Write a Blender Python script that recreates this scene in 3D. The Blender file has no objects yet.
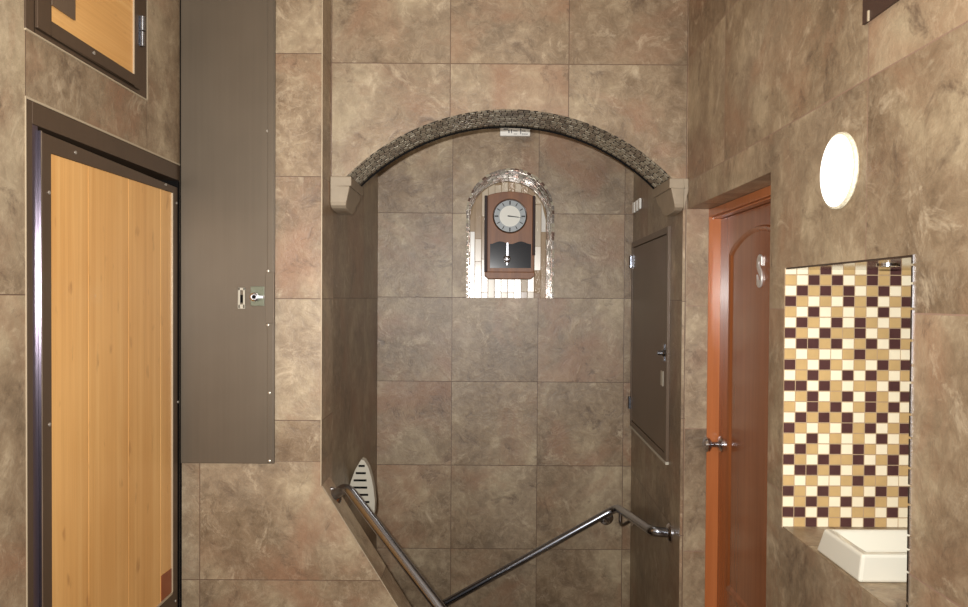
import bpy, bmesh, math, random
from mathutils import Vector, Matrix
random.seed(7)
SC = bpy.context.scene
COL = SC.collection
H = 1.57                       # height of the lens above the hall floor
F = 760.0                      # focal length in pixels of the 968 wide frame

# ------------------------------------------------------------------ camera
PITCH, ROLL = 0.0150, 0.0062
CXP, CYP = 484.0, 299.0 + F * math.tan(PITCH)
cam_d = bpy.data.cameras.new('camera')
cam = bpy.data.objects.new('camera', cam_d); COL.objects.link(cam)
cam_d.sensor_width = 36.0
cam_d.lens = F / 968.0 * 36.0
cam_d.shift_y = (CYP - 303.5) / 968.0
cam_d.clip_start = 0.02
RCAM = Matrix.Rotation(math.pi / 2 - PITCH, 3, 'X') @ Matrix.Rotation(ROLL, 3, 'Z')
cam.matrix_world = Matrix.Translation((0, 0, H)) @ RCAM.to_4x4()
SC.camera = cam

# ------------------------------------------------------------------ world, lamps, exposure
w = bpy.data.worlds.new('world'); SC.world = w; w.use_nodes = True
w.node_tree.nodes['Background'].inputs[0].default_value = (0.9, 0.8, 0.7, 1)
w.node_tree.nodes['Background'].inputs[1].default_value = 0.0

def area(name, loc, rot, size, power, color, size_y=None):
    d = bpy.data.lights.new(name, 'AREA'); d.energy = power; d.color = color
    d.size = size
    if size_y:
        d.shape = 'RECTANGLE'; d.size_y = size_y
    o = bpy.data.objects.new(name, d); COL.objects.link(o)
    o.location = loc; o.rotation_euler = rot
    return o
fl = area('camera_flash', (-0.045, -0.02, H + 0.054), (math.pi / 2 + 0.08, 0, 0.14), 0.035, 46, (1.0, 0.985, 0.96), 0.02)
fl.data.spread = math.radians(135)
area('hall_fill_light', (-0.05, 0.6, 2.93), (0, 0, 0), 0.9, 9, (1.0, 0.90, 0.76), 0.5)  # unseen overhead fill, added for ambient light in the hall
area('stair_fill_light', (0.1, 3.40, 2.93), (0, 0, 0), 0.5, 2.5, (1.0, 0.92, 0.80), 0.3)  # unseen fill, added to lift the stairwell back wall
SC.view_settings.view_transform = 'Standard'
SC.view_settings.look = 'None'
SC.view_settings.gamma = 1.0
SC.view_settings.use_curve_mapping = False
SC.view_settings.exposure = 0.0

# ------------------------------------------------------------------ pixel -> place
def ray(px, py):
    return RCAM @ Vector(((px - CXP) / F, -(py - CYP) / F, -1.0))
def PY(px, py, Y):
    d = ray(px, py); t = Y / d.y
    return Vector((d.x * t, Y, H + d.z * t))
def PX(px, py, X):
    d = ray(px, py); t = X / d.x
    return Vector((X, d.y * t, H + d.z * t))

# ------------------------------------------------------------------ materials
def srgb(r, g, b):
    f = lambda c: (c / 255 / 12.92) if c / 255 <= 0.04045 else ((c / 255 + 0.055) / 1.055) ** 2.4
    return (f(r), f(g), f(b), 1)

class NT:
    def __init__(s, name):
        s.m = bpy.data.materials.new(name); s.m.use_nodes = True
        s.t = s.m.node_tree; s.b = s.t.nodes['Principled BSDF']
    def n(s, typ, **kw):
        nd = s.t.nodes.new(typ)
        for k, v in kw.items(): setattr(nd, k, v)
        return nd
    def link(s, a, b): s.t.links.new(a, b)
    def put(s, sock, v):
        if isinstance(v, bpy.types.NodeSocket): s.link(v, sock)
        else: sock.default_value = v
    def math(s, op, a, b=0.0, c=0.0):
        nd = s.n('ShaderNodeMath', operation=op)
        s.put(nd.inputs[0], a); s.put(nd.inputs[1], b); s.put(nd.inputs[2], c)
        return nd.outputs[0]
    def mix(s, f, a, b, blend='MIX'):
        nd = s.n('ShaderNodeMix', data_type='RGBA', blend_type=blend)
        s.put(nd.inputs[0], f); s.put(nd.inputs[6], a); s.put(nd.inputs[7], b)
        return nd.outputs[2]
    def ramp(s, f, stops):
        nd = s.n('ShaderNodeValToRGB'); cr = nd.color_ramp
        while len(cr.elements) < len(stops): cr.elements.new(0.5)
        for e, (p, c) in zip(cr.elements, stops): e.position = p; e.color = c
        s.link(f, nd.inputs[0]); return nd.outputs[0]
    def noise(s, vec, scale, detail=4, rough=0.55, dist=0.0):
        nd = s.n('ShaderNodeTexNoise')
        s.link(vec, nd.inputs['Vector']); nd.inputs['Scale'].default_value = scale
        nd.inputs['Detail'].default_value = detail; nd.inputs['Roughness'].default_value = rough
        nd.inputs['Distortion'].default_value = dist
        return nd.outputs['Fac']
    def bump(s, h, strength=0.2, dist=0.01):
        nd = s.n('ShaderNodeBump'); nd.inputs['Strength'].default_value = strength
        nd.inputs['Distance'].default_value = dist
        s.link(h, nd.inputs['Height']); s.link(nd.outputs[0], s.b.inputs['Normal'])

def plain(name, rgb, rough=0.5, metal=0.0, spec=0.5, coat=0.0, emit=0.0, vary=0.0, vscale=30):
    k = NT(name); c = srgb(*rgb)
    k.b.inputs['Base Color'].default_value = c
    k.b.inputs['Roughness'].default_value = rough
    k.b.inputs['Metallic'].default_value = metal
    k.b.inputs['Specular IOR Level'].default_value = spec
    k.b.inputs['Coat Weight'].default_value = coat
    if vary:
        tc = k.n('ShaderNodeTexCoord')
        f = k.noise(tc.outputs['Object'], vscale, 4)
        lo = tuple(x * (1 - vary) for x in c[:3]) + (1,); hi = tuple(min(1, x * (1 + vary)) for x in c[:3]) + (1,)
        k.link(k.ramp(f, [(0.3, lo), (0.7, hi)]), k.b.inputs['Base Color'])
    if emit:
        k.b.inputs['Emission Color'].default_value = c
        k.b.inputs['Emission Strength'].default_value = emit
    return k.m

def tile_mat(name, ua, u0, pu, v0, pv, seed=0.0, grout=(104, 82, 66), gw=0.0028, rough=0.38, va='Z', tonal=1.0):
    """brown slate-look porcelain tile laid on a grid"""
    k = NT(name)
    tc = k.n('ShaderNodeTexCoord')
    sp = k.n('ShaderNodeSeparateXYZ'); k.link(tc.outputs['Object'], sp.inputs[0])
    u = k.math('DIVIDE', k.math('SUBTRACT', sp.outputs[ua], u0), pu)
    v = k.math('DIVIDE', k.math('SUBTRACT', sp.outputs[va], v0), pv)
    def edge(x, p):
        fr = k.math('FRACT', x)
        d = k.math('MINIMUM', fr, k.math('SUBTRACT', 1.0, fr))
        return k.math('LESS_THAN', k.math('MULTIPLY', d, p), gw / 2)
    gm = k.math('MAXIMUM', edge(u, pu), edge(v, pv))
    cid = k.n('ShaderNodeCombineXYZ')
    k.link(k.math('FLOOR', u), cid.inputs[0]); k.link(k.math('FLOOR', v), cid.inputs[1]); cid.inputs[2].default_value = seed
    wn = k.n('ShaderNodeTexWhiteNoise'); k.link(cid.outputs[0], wn.inputs['Vector'])
    off = k.n('ShaderNodeVectorMath', operation='SCALE'); k.link(wn.outputs['Color'], off.inputs[0]); off.inputs['Scale'].default_value = 9.0
    add = k.n('ShaderNodeVectorMath', operation='ADD'); k.link(tc.outputs['Object'], add.inputs[0]); k.link(off.outputs[0], add.inputs[1])
    vec = add.outputs[0]
    n1 = k.noise(vec, 3.0, 10, 0.66, 0.35)
    n2 = k.noise(vec, 1.5, 4, 0.5, 0.6)
    n3 = k.noise(vec, 24.0, 10, 0.78, 0.6)
    base = k.ramp(n1, [(0.36, srgb(88, 70, 52)), (0.45, srgb(128, 107, 84)), (0.53, srgb(152, 132, 106)), (0.64, srgb(198, 180, 148))])
    blot = k.ramp(n2, [(0.36, srgb(118, 95, 70)), (0.50, srgb(146, 128, 102)), (0.64, srgb(166, 152, 130))])
    c = k.mix(0.33, base, blot)
    c = k.mix(0.32, c, k.ramp(n3, [(0.34, srgb(86, 70, 54)), (0.5, srgb(146, 126, 102)), (0.66, srgb(200, 182, 154))]))
    # rust-coloured patches
    n4 = k.noise(vec, 2.4, 7, 0.62, 0.8)
    rm = k.ramp(n4, [(0.50, (0, 0, 0, 1)), (0.66, (1, 1, 1, 1))])
    c = k.mix(k.math('MULTIPLY', rm, 0.6), c, srgb(148, 110, 84))
    # thin pale veins
    n5 = k.noise(vec, 3.4, 6, 0.6, 2.2)
    vein = k.math('ABSOLUTE', k.math('SUBTRACT', n5, 0.5))
    vm = k.ramp(vein, [(0.0, (1, 1, 1, 1)), (0.022, (0, 0, 0, 1))])
    n6 = k.noise(vec, 2.3, 2)
    vm2 = k.math('MULTIPLY', vm, k.ramp(n6, [(0.52, (0, 0, 0, 1)), (0.64, (1, 1, 1, 1))]))
    c = k.mix(k.math('MULTIPLY', vm2, 0.25), c, srgb(204, 184, 156))
    # tile to tile tone
    n7 = k.noise(vec, 8.0, 11, 0.76, 0.7)
    cr = k.ramp(n7, [(0.33, (1, 1, 1, 1)), (0.44, (0, 0, 0, 1))])
    c = k.mix(k.math('MULTIPLY', cr, 0.7), c, srgb(88, 70, 56))
    hl = k.ramp(n7, [(0.56, (0, 0, 0, 1)), (0.68, (1, 1, 1, 1))])
    c = k.mix(k.math('MULTIPLY', hl, 0.6), c, srgb(206, 188, 160))
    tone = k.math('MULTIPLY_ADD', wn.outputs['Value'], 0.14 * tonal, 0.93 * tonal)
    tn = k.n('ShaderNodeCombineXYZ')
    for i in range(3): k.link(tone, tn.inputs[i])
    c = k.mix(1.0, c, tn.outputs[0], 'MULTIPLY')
    c = k.mix(gm, c, srgb(*grout))
    k.link(c, k.b.inputs['Base Color'])
    k.b.inputs['Roughness'].default_value = rough
    k.b.inputs['Specular IOR Level'].default_value = 0.5
    hgt = k.math('SUBTRACT', k.math('MULTIPLY_ADD', n3, 0.35, k.math('MULTIPLY', n1, 0.6)), k.math('MULTIPLY', gm, 0.6))
    hgt = k.math('ADD', hgt, k.math('MULTIPLY', n7, 0.8))
    k.bump(hgt, 0.45, 0.008)
    return k.m

def bamboo_mat(name, along, across):
    """pale bamboo boards, grain along one axis"""
    k = NT(name)
    tc = k.n('ShaderNodeTexCoord')
    def vec(sa, sc):
        mp = k.n('ShaderNodeMapping'); k.link(tc.outputs['Object'], mp.inputs[0])
        s = [60.0, 60.0, 60.0]
        s['XYZ'.index(along)] = sa; s['XYZ'.index(across)] = sc
        mp.inputs['Scale'].default_value = s
        return mp.outputs[0]
    inf = k.n('ShaderNodeObjectInfo')
    strips = k.noise(vec(0.5, 38.0), 1.0, 3, 0.6)
    fine = k.noise(vec(4.0, 320.0), 1.0, 2, 0.5)
    blot = k.noise(vec(1.6, 5.0), 1.0, 3, 0.5)
    knots = k.noise(vec(11.0, 26.0), 1.0, 2, 0.5)
    c = k.ramp(strips, [(0.28, srgb(204, 148, 82)), (0.5, srgb(224, 170, 100)), (0.72, srgb(240, 194, 126))])
    c = k.mix(0.30, c, k.ramp(fine, [(0.3, srgb(196, 138, 74)), (0.7, srgb(240, 192, 122))]))
    c = k.mix(0.35, c, k.ramp(blot, [(0.35, srgb(206, 148, 80)), (0.65, srgb(236, 184, 114))]))
    km = k.ramp(knots, [(0.66, (0, 0, 0, 1)), (0.80, (1, 1, 1, 1))])
    c = k.mix(k.math('MULTIPLY', km, 0.55), c, srgb(140, 84, 38))
    k.link(c, k.b.inputs['Base Color'])
    k.b.inputs['Roughness'].default_value = 0.34
    k.b.inputs['Coat Weight'].default_value = 0.15
    return k.m

def wood_mat(name, c0, c1, rough=0.3, coat=0.4, axis='Z'):
    k = NT(name)
    tc = k.n('ShaderNodeTexCoord'); mp = k.n('ShaderNodeMapping'); k.link(tc.outputs['Object'], mp.inputs[0])
    s = [28.0, 28.0, 28.0]; s['XYZ'.index(axis)] = 1.6
    mp.inputs['Scale'].default_value = s
    f = k.noise(mp.outputs[0], 1.0, 5, 0.6, 0.4)
    k.link(k.ramp(f, [(0.3, srgb(*c0)), (0.7, srgb(*c1))]), k.b.inputs['Base Color'])
    k.b.inputs['Roughness'].default_value = rough
    k.b.inputs['Coat Weight'].default_value = coat
    k.b.inputs['Coat Roughness'].default_value = 0.15
    return k.m

def metal_sheet(name, rgb, rough=0.42, metal=0.55, axis='Z'):
    """painted / brushed sheet metal with a faint vertical brush"""
    k = NT(name)
    tc = k.n('ShaderNodeTexCoord'); mp = k.n('ShaderNodeMapping'); k.link(tc.outputs['Object'], mp.inputs[0])
    s = [70.0, 70.0, 70.0]; s['XYZ'.index(axis)] = 1.5
    mp.inputs['Scale'].default_value = s
    f = k.noise(mp.outputs[0], 1.0, 3, 0.6)
    g = k.noise(tc.outputs['Object'], 3.0, 3, 0.5)
    c = srgb(*rgb)
    lo = tuple(x * 0.86 for x in c[:3]) + (1,); hi = tuple(x * 1.14 for x in c[:3]) + (1,)
    cc = k.mix(0.72, k.ramp(f, [(0.3, lo), (0.7, hi)]), k.ramp(g, [(0.3, lo), (0.7, hi)]))
    k.link(cc, k.b.inputs['Base Color'])
    k.b.inputs['Roughness'].default_value = rough
    k.b.inputs['Metallic'].default_value = metal
    return k.m

M = {}
M['tile_left'] = tile_mat('tile_left', 'Y', 1.708, 0.612, H + 0.003, 1.36, 1.0)
M['tile_right'] = tile_mat('tile_right', 'Y', 1.439, 0.86, H - 0.02, 0.44, 2.0, grout=(150, 122, 104))
M['tile_front'] = tile_mat('tile_front', 'X', -0.540, 0.55, H - 0.003, 0.413, 3.0)
M['tile_parapet'] = tile_mat('tile_parapet', 'X', -0.962, 0.85, H - 0.555, 0.406, 4.0)
M['tile_arch'] = tile_mat('tile_arch', 'X', -0.125, 0.4214, H + 0.836, 0.42, 5.0)
M['tile_back'] = tile_mat('tile_back', 'X', -0.160, 0.4300, H + 0.007, 0.4205, 6.0, grout=(100, 80, 66))
M['tile_side_shade'] = tile_mat('tile_side_shade', 'Y', 3.40, 1.3, H + 0.0, 0.85, 7.0, grout=(84, 66, 56), tonal=0.78)  # darker copy of the tile, grazing-light shade put into its colour
M['tile_floor'] = tile_mat('tile_floor', 'X', 0, 0.42, 0, 0.42, 8.0, va='Y')
M['plaster'] = plain('ceiling_plaster', (214, 204, 190), 0.8, vary=0.05)
M['stone'] = plain('cast_stone', (158, 143, 122), 0.6, vary=0.08, vscale=22)
M['bronze'] = metal_sheet('bronze_painted_metal', (90, 73, 58), 0.38, 0.35)
M['grey_metal'] = metal_sheet('grey_sheet_metal', (104, 93, 79), 0.45, 0.35)
M['dark_metal'] = metal_sheet('dark_sheet_metal', (98, 81, 65), 0.4, 0.05)
M['brown_panel'] = plain('dark_brown_panel', (66, 46, 38), 0.5, vary=0.06)
M['chrome'] = plain('polished_steel', (200, 200, 206), 0.18, 1.0)
M['channel'] = plain('dark_violet_steel', (104, 92, 104), 0.28, 0.8)
M['lockplate'] = plain('tarnished_plate', (112, 116, 100), 0.3, 0.7)
M['letter'] = plain('satin_chrome', (226, 224, 220), 0.38, 0.6)
M['steel'] = plain('rail_steel', (156, 160, 170), 0.22, 1.0)
M['screw'] = plain('screw_steel', (205, 200, 190), 0.35, 0.8)
M['trim_edge'] = plain('pale_edge_trim', (188, 172, 146), 0.4, 0.2)
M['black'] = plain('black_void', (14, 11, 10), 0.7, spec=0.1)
M['white'] = plain('white_plastic', (240, 238, 232), 0.4)
M['grey_mark'] = plain('grey_marking', (120, 120, 122), 0.5)
M['porcelain'] = plain('white_porcelain', (226, 222, 206), 0.14, coat=0.5)
M['lamp'] = plain('lit_glass', (255, 250, 240), 0.3, emit=2.2)
M['lamp_rim'] = plain('pebbled_lamp_rim', (236, 226, 200), 0.25, vary=0.25, vscale=160)
M['led'] = plain('led_lens', (255, 246, 225), 0.2, emit=30.0)
M['cream'] = plain('cream_mosaic', (246, 234, 204), 0.10, vary=0.03)
M['gold'] = plain('tan_mosaic', (200, 168, 116), 0.10, vary=0.06)
M['plum'] = plain('dark_brown_mosaic', (84, 56, 54), 0.10, vary=0.10)
M['grout'] = plain('mosaic_grout', (176, 150, 118), 0.8)
M['soffit'] = plain('polished_dark_tile', (70, 55, 46), 0.10, spec=0.8, vary=0.2, vscale=12)
M['ga'] = plain('glass_mosaic_grey', (152, 143, 122), 0.3, 0.1)
M['gb'] = plain('glass_mosaic_brown', (130, 116, 96), 0.3, 0.1)
M['gc'] = plain('glass_mosaic_pale', (176, 168, 148), 0.28, 0.1)
M['gd'] = plain('glass_mosaic_dark', (106, 95, 78), 0.3, 0.1)
M['dgrout'] = plain('dark_grout', (52, 44, 34), 0.8)
M['mirror'] = plain('mirror_mosaic', (196, 188, 180), 0.2, 0.7)
M['mirror_brown'] = plain('bronze_mirror_mosaic', (140, 116, 104), 0.22, 0.6)
M['s_white'] = plain('white_strip_tile', (250, 244, 232), 0.26, spec=0.9)
M['s_cream'] = plain('cream_strip_tile', (222, 202, 172), 0.26, spec=0.7)
M['s_beige'] = plain('beige_strip_tile', (192, 164, 132), 0.2, vary=0.06)
M['s_tan'] = plain('tan_strip_tile', (160, 126, 92), 0.2, vary=0.1)
M['bamboo_v'] = bamboo_mat('bamboo_upright', 'Z', 'Y')
M['bamboo_h'] = bamboo_mat('bamboo_level', 'Y', 'Z')
M['seam'] = plain('bamboo_joint', (214, 168, 104), 0.4)
M['red_patch'] = plain('reddish_brown_patch', (146, 78, 44), 0.35, vary=0.08)
M['door_wood'] = wood_mat('orange_brown_door_wood', (130, 74, 40), (150, 88, 50), 0.24, 0.4)
M['jamb_wood'] = wood_mat('orange_jamb_wood', (168, 96, 52), (186, 112, 64), 0.3, 0.3)
M['clock_wood'] = wood_mat('clock_case_wood', (120, 72, 40), (158, 102, 58), 0.45, 0.0)
M['clock_dark'] = wood_mat('clock_dark_wood', (40, 16, 10), (58, 26, 16), 0.6, 0.0)
M['dial'] = plain('clock_dial', (252, 250, 238), 0.4)
M['dial_ring'] = plain('clock_chapter_ring', (176, 182, 184), 0.4, 0.0)
M['ink'] = plain('black_ink', (22, 20, 20), 0.5)
M['dark_glass'] = plain('dark_glass', (54, 54, 58), 0.12, spec=0.5)
M['vent_white'] = plain('vent_plastic', (186, 180, 164), 0.45)

# ------------------------------------------------------------------ mesh helpers
WL = {}
class MB:
    def __init__(s): s.v = []; s.f = []; s.mi = []
    def face(s, pts, mi=0):
        b = len(s.v); s.v += [Vector(p) for p in pts]; s.f.append(tuple(range(b, b + len(pts)))); s.mi.append(mi)
    def box(s, a, b, mi=0):
        x0, x1 = sorted((a[0], b[0])); y0, y1 = sorted((a[1], b[1])); z0, z1 = sorted((a[2], b[2]))
        p = [(x0, y0, z0), (x1, y0, z0), (x1, y1, z0), (x0, y1, z0), (x0, y0, z1), (x1, y0, z1), (x1, y1, z1), (x0, y1, z1)]
        s.hexa(p, mi)
    def hexa(s, p, mi=0):
        b = len(s.v); s.v += [Vector(q) for q in p]
        for f in ((3, 2, 1, 0), (4, 5, 6, 7), (0, 1, 5, 4), (1, 2, 6, 5), (2, 3, 7, 6), (3, 0, 4, 7)):
            s.f.append(tuple(b + i for i in f)); s.mi.append(mi)
    def prism(s, ring0, ring1, mi=0, caps=True):
        n = len(ring0); b = len(s.v)
        s.v += [Vector(p) for p in ring0] + [Vector(p) for p in ring1]
        for i in range(n):
            j = (i + 1) % n
            s.f.append((b + i, b + j, b + n + j, b + n + i)); s.mi.append(mi)
        if caps:
            s.f.append(tuple(b + i for i in reversed(range(n)))); s.mi.append(mi)
            s.f.append(tuple(b + n + i for i in range(n))); s.mi.append(mi)
    def tube(s, pts, r, seg=14, mi=0, caps=True):
        pts = [Vector(p) for p in pts]; n = len(pts)
        rr = r if isinstance(r, (list, tuple)) else [r] * n
        T = []
        for i in range(n):
            a = pts[min(i + 1, n - 1)] - pts[max(i - 1, 0)]; T.append(a.normalized())
        up = Vector((0, 0, 1)) if abs(T[0].z) < 0.9 else Vector((1, 0, 0))
        N = (up - T[0] * up.dot(T[0])).normalized(); rings = []; b = len(s.v)
        for i in range(n):
            N = (N - T[i] * N.dot(T[i])).normalized(); B = T[i].cross(N)
            for q in range(seg):
                a = 2 * math.pi * q / seg
                s.v.append(pts[i] + (N * math.cos(a) + B * math.sin(a)) * rr[i])
        for i in range(n - 1):
            for q in range(seg):
                q2 = (q + 1) % seg
                s.f.append((b + i * seg + q, b + i * seg + q2, b + (i + 1) * seg + q2, b + (i + 1) * seg + q)); s.mi.append(mi)
        if caps:
            s.f.append(tuple(b + q for q in reversed(range(seg)))); s.mi.append(mi)
            s.f.append(tuple(b + (n - 1) * seg + q for q in range(seg))); s.mi.append(mi)
    def lathe(s, c, axis, prof, seg=32, mi=0):
        """prof: (radius, distance along axis) pairs"""
        a = Vector(axis).normalized(); c = Vector(c)
        up = Vector((0, 0, 1)) if abs(a.z) < 0.9 else Vector((1, 0, 0))
        N = (up - a * up.dot(a)).normalized(); B = a.cross(N); b = len(s.v)
        for r, h in prof:
            for q in range(seg):
                t = 2 * math.pi * q / seg
                s.v.append(c + a * h + (N * math.cos(t) + B * math.sin(t)) * max(r, 1e-5))
        for i in range(len(prof) - 1):
            for q in range(seg):
                q2 = (q + 1) % seg
                s.f.append((b + i * seg + q, b + i * seg + q2, b + (i + 1) * seg + q2, b + (i + 1) * seg + q)); s.mi.append(mi)
        s.f.append(tuple(b + q for q in reversed(range(seg)))); s.mi.append(mi)
        s.f.append(tuple(b + (len(prof) - 1) * seg + q for q in range(seg))); s.mi.append(mi)
    def build(s, name, mats, parent=None, base=None, smooth=False, bevel=0.0, bseg=2):
        if not isinstance(mats, (list, tuple)): mats = [mats]
        org = Vector((0, 0, 0))
        if parent is not None: org = WL[parent]
        elif base is not None: org = Vector(base)
        me = bpy.data.meshes.new(name)
        me.from_pydata([tuple(v - org) for v in s.v], [], s.f)
        for m in mats: me.materials.append(m)
        me.polygons.foreach_set('material_index', s.mi)
        bm = bmesh.new(); bm.from_mesh(me)
        bmesh.ops.remove_doubles(bm, verts=bm.verts, dist=1e-5)
        bmesh.ops.recalc_face_normals(bm, faces=bm.faces)
        bm.to_mesh(me); bm.free()
        if smooth:
            me.shade_smooth() if hasattr(me, 'shade_smooth') else None
            try: me.set_sharp_from_angle(angle=math.radians(38))
            except Exception: pass
        o = bpy.data.objects.new(name, me); COL.objects.link(o)
        WL[o] = org
        if parent is not None: o.parent = parent
        else: o.location = org
        if bevel:
            md = o.modifiers.new('bevel', 'BEVEL'); md.width = bevel; md.segments = bseg; md.limit_method = 'ANGLE'; md.angle_limit = math.radians(40)
        return o

def tag(o, label, cat, group=None, kind=None):
    if label: o['label'] = label
    if cat: o['category'] = cat
    if group: o['group'] = group
    if kind: o['kind'] = kind
    return o
def thing(name, base, label, cat, group=None, kind=None):
    o = bpy.data.objects.new(name, None); COL.objects.link(o); o.location = base; o.empty_display_size = 0.05
    WL[o] = Vector(base)
    return tag(o, label, cat, group, kind)
def struct(o, label, cat):
    return tag(o, label, cat, kind='structure')

def wall_plane(mb, fix, axis, c, u0, u1, v0, v1, holes, depth, mi=0, back=True):
    """flat wall at axis=c, running along the other level axis, with rectangular holes and reveals; depth is signed"""
    def P(u, v, d=0.0):
        return (c + d, u, v) if axis == 'X' else (u, c + d, v)
    us = sorted({u0, u1, *[h[0] for h in holes], *[h[1] for h in holes]})
    vs = sorted({v0, v1, *[h[2] for h in holes], *[h[3] for h in holes]})
    for i in range(len(us) - 1):
        for j in range(len(vs) - 1):
            cu, cv = (us[i] + us[i + 1]) / 2, (vs[j] + vs[j + 1]) / 2
            if any(h[0] < cu < h[1] and h[2] < cv < h[3] for h in holes): continue
            mb.face([P(us[i], vs[j]), P(us[i + 1], vs[j]), P(us[i + 1], vs[j + 1]), P(us[i], vs[j + 1])], mi)
            if back:
                mb.face([P(us[i], vs[j], depth), P(us[i + 1], vs[j], depth), P(us[i + 1], vs[j + 1], depth), P(us[i], vs[j + 1], depth)], mi)
    for h in holes:
        for (a, b) in (((h[0], h[2]), (h[1], h[2])), ((h[1], h[2]), (h[1], h[3])), ((h[1], h[3]), (h[0], h[3])), ((h[0], h[3]), (h[0], h[2]))):
            mb.face([P(*a), P(*b), P(*b, depth), P(*a, depth)], mi)
    for (a, b) in (((u0, v0), (u1, v0)), ((u1, v0), (u1, v1)), ((u1, v1), (u0, v1)), ((u0, v1), (u0, v0))):
        mb.face([P(*a), P(*b), P(*b, depth), P(*a, depth)], mi)

# ------------------------------------------------------------------ main planes
XL = -1.029                      # hall left wall
XR = 0.7214                      # hall right wall
YF = 2.573                       # left part of the end wall (with the parapet)
YA, YA2 = 2.714, 2.957           # arch wall, front and back
YB = 3.800                       # stairwell back wall
XSL0, XSL1 = -0.549, -0.532      # stairwell left side
XSR0, XSR1 = 0.707, 0.742        # stairwell right side
ZC = 2.95
YN = -1.6

# hall left wall with openings for the bamboo door and the upper cabinet
DL = (1.708, 2.5725, 0.0, H + 0.443)
UL = (1.703, 2.312, H + 0.598, H + 1.25)
mb = MB(); wall_plane(mb, None, 'X', XL, YN, YF, 0, ZC, [DL, UL], -0.16)
struct(mb.build('wall_left', M['tile_left']), 'brown stone tile wall on the left around the bamboo door', 'wall')
# hall right wall with door recess and sink niche
zdo = PX(771, 172, XR)
DR = (zdo.y, YA, 0.0, zdo.z)
n0 = PX(784.5, 268, XR); n1 = PX(781.5, 527, XR); n2 = PX(912, 400, XR)
NY1, NY0 = (n0.y + n1.y) / 2, n2.y
NZ1, NZ0 = n0.z, n1.z
XN = XR + 0.45
mb = MB(); wall_plane(mb, None, 'X', XR, YN, YA, 0, ZC, [(DR[0], DR[1] - 1e-4, DR[2] + 1e-4, DR[3]), (NY0, NY1, NZ0, NZ1)], 0.46)
struct(mb.build('wall_right', M['tile_right']), 'brown stone tile wall on the right with the door recess and sink niche', 'wall')

# end wall, left part: upper strip + sloping parapet, one prism
dg0 = PY(322.5, 486, YF); dg1 = PY(398, 607, YF)
sl = (dg1.z - dg0.z) / (dg1.x - dg0.x)
xe = dg0.x - dg0.z / sl
YP = YF + 0.19
zs = H - 0.555
mb = MB()
def pr(poly, y0, y1, mi):
    mb.prism([(x, y0, z) for x, z in poly], [(x, y1, z) for x, z in poly], mi)
xs = XSL0
pr([(XL - 0.15, zs), (xs, zs), (xs, ZC), (XL - 0.15, ZC)], YF, YP, 0)
pr([(XL - 0.15, 0), (xs, 0), (xs, zs), (XL - 0.15, zs)], YF, YP, 1)
pr([(xs, 0), (xe, 0), (xs, dg0.z)], YF, YF + 0.14, 1)
struct(mb.build('wall_front', [M['tile_front'], M['tile_parapet']]), 'tiled end wall left of the arch with its sloping parapet below', 'wall')

# stairwell sides
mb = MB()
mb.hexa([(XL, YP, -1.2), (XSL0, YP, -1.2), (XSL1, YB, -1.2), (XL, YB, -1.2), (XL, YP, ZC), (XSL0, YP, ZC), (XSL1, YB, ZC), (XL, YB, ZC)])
struct(mb.build('wall_stairs_left', M['tile_side_shade']), 'tiled left side wall of the stairwell behind the arch, colour darkened for shade', 'wall')
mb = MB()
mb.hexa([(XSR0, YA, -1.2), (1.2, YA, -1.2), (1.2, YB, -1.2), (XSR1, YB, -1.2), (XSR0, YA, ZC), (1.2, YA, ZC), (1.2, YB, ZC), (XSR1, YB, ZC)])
me = mb.build('wall_stairs_right', [M['tile_side_shade'], M['tile_arch']])
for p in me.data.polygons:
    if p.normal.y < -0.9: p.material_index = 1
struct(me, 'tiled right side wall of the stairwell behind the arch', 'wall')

# arch wall
pa = PY(509, 110.5, YA); pl = PY(347.5, 177.5, YA); pr_ = PY(671, 178.5, YA)
zsp = (pl.z + pr_.z) / 2
hw = (pr_.x - pl.x) / 2; xc = (pr_.x + pl.x) / 2; sg = pa.z - zsp
RA = (hw * hw + sg * sg) / (2 * sg); zc = pa.z - RA; RA += 0.004
half = math.acos((zsp - zc) / RA)
NS = 64
arc = [(xc + RA * math.sin(-half + 2 * half * i / NS), zc + RA * math.cos(-half + 2 * half * i / NS)) for i in range(NS + 1)]
mb = MB()
poly_pts = [(XSL0, zsp)] + arc + [(XSR0, zsp)]
for (a, b) in zip(poly_pts[:-1], poly_pts[1:]):
    mb.face([(a[0], YA, a[1]), (b[0], YA, b[1]), (b[0], YA, ZC), (a[0], YA, ZC)])
    mb.face([(a[0], YA2, a[1]), (b[0], YA2, b[1]), (b[0], YA2, ZC), (a[0], YA2, ZC)])
    mb.face([(a[0], YA, a[1]), (b[0], YA, b[1]), (b[0], YA2, b[1]), (a[0], YA2, a[1])])
struct(mb.build('wall_arch', M['tile_arch']), 'tiled wall over the wide arch', 'wall')

# back wall of stairwell with round-headed niche
q0 = PY(466.5, 297.5, YB); q1 = PY(553, 298.5, YB); qt = PY(508.5, 169, YB)
xn = (q0.x + q1.x) / 2; RN = (q1.x - q0.x) / 2; zb = (q0.z + q1.z) / 2; zcn = qt.z - RN
YNB = YB + 0.36
mb = MB()
XB0, XB1 = -0.7, 0.9
def bq(x0, z0, x1, z1): mb.face([(x0, YB, z0), (x1, YB, z0), (x1, YB, z1), (x0, YB, z1)])
bq(XB0, -1.2, XB1, zb); bq(XB0, zb, xn - RN, ZC); bq(xn + RN, zb, XB1, ZC)
narc = [(xn - RN * math.cos(math.pi * i / 40), zcn + RN * math.sin(math.pi * i / 40)) for i in range(41)]
for a, b in zip(narc[:-1], narc[1:]):
    mb.face([(a[0], YB, a[1]), (b[0], YB, b[1]), (b[0], YB, ZC), (a[0], YB, ZC)])
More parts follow.
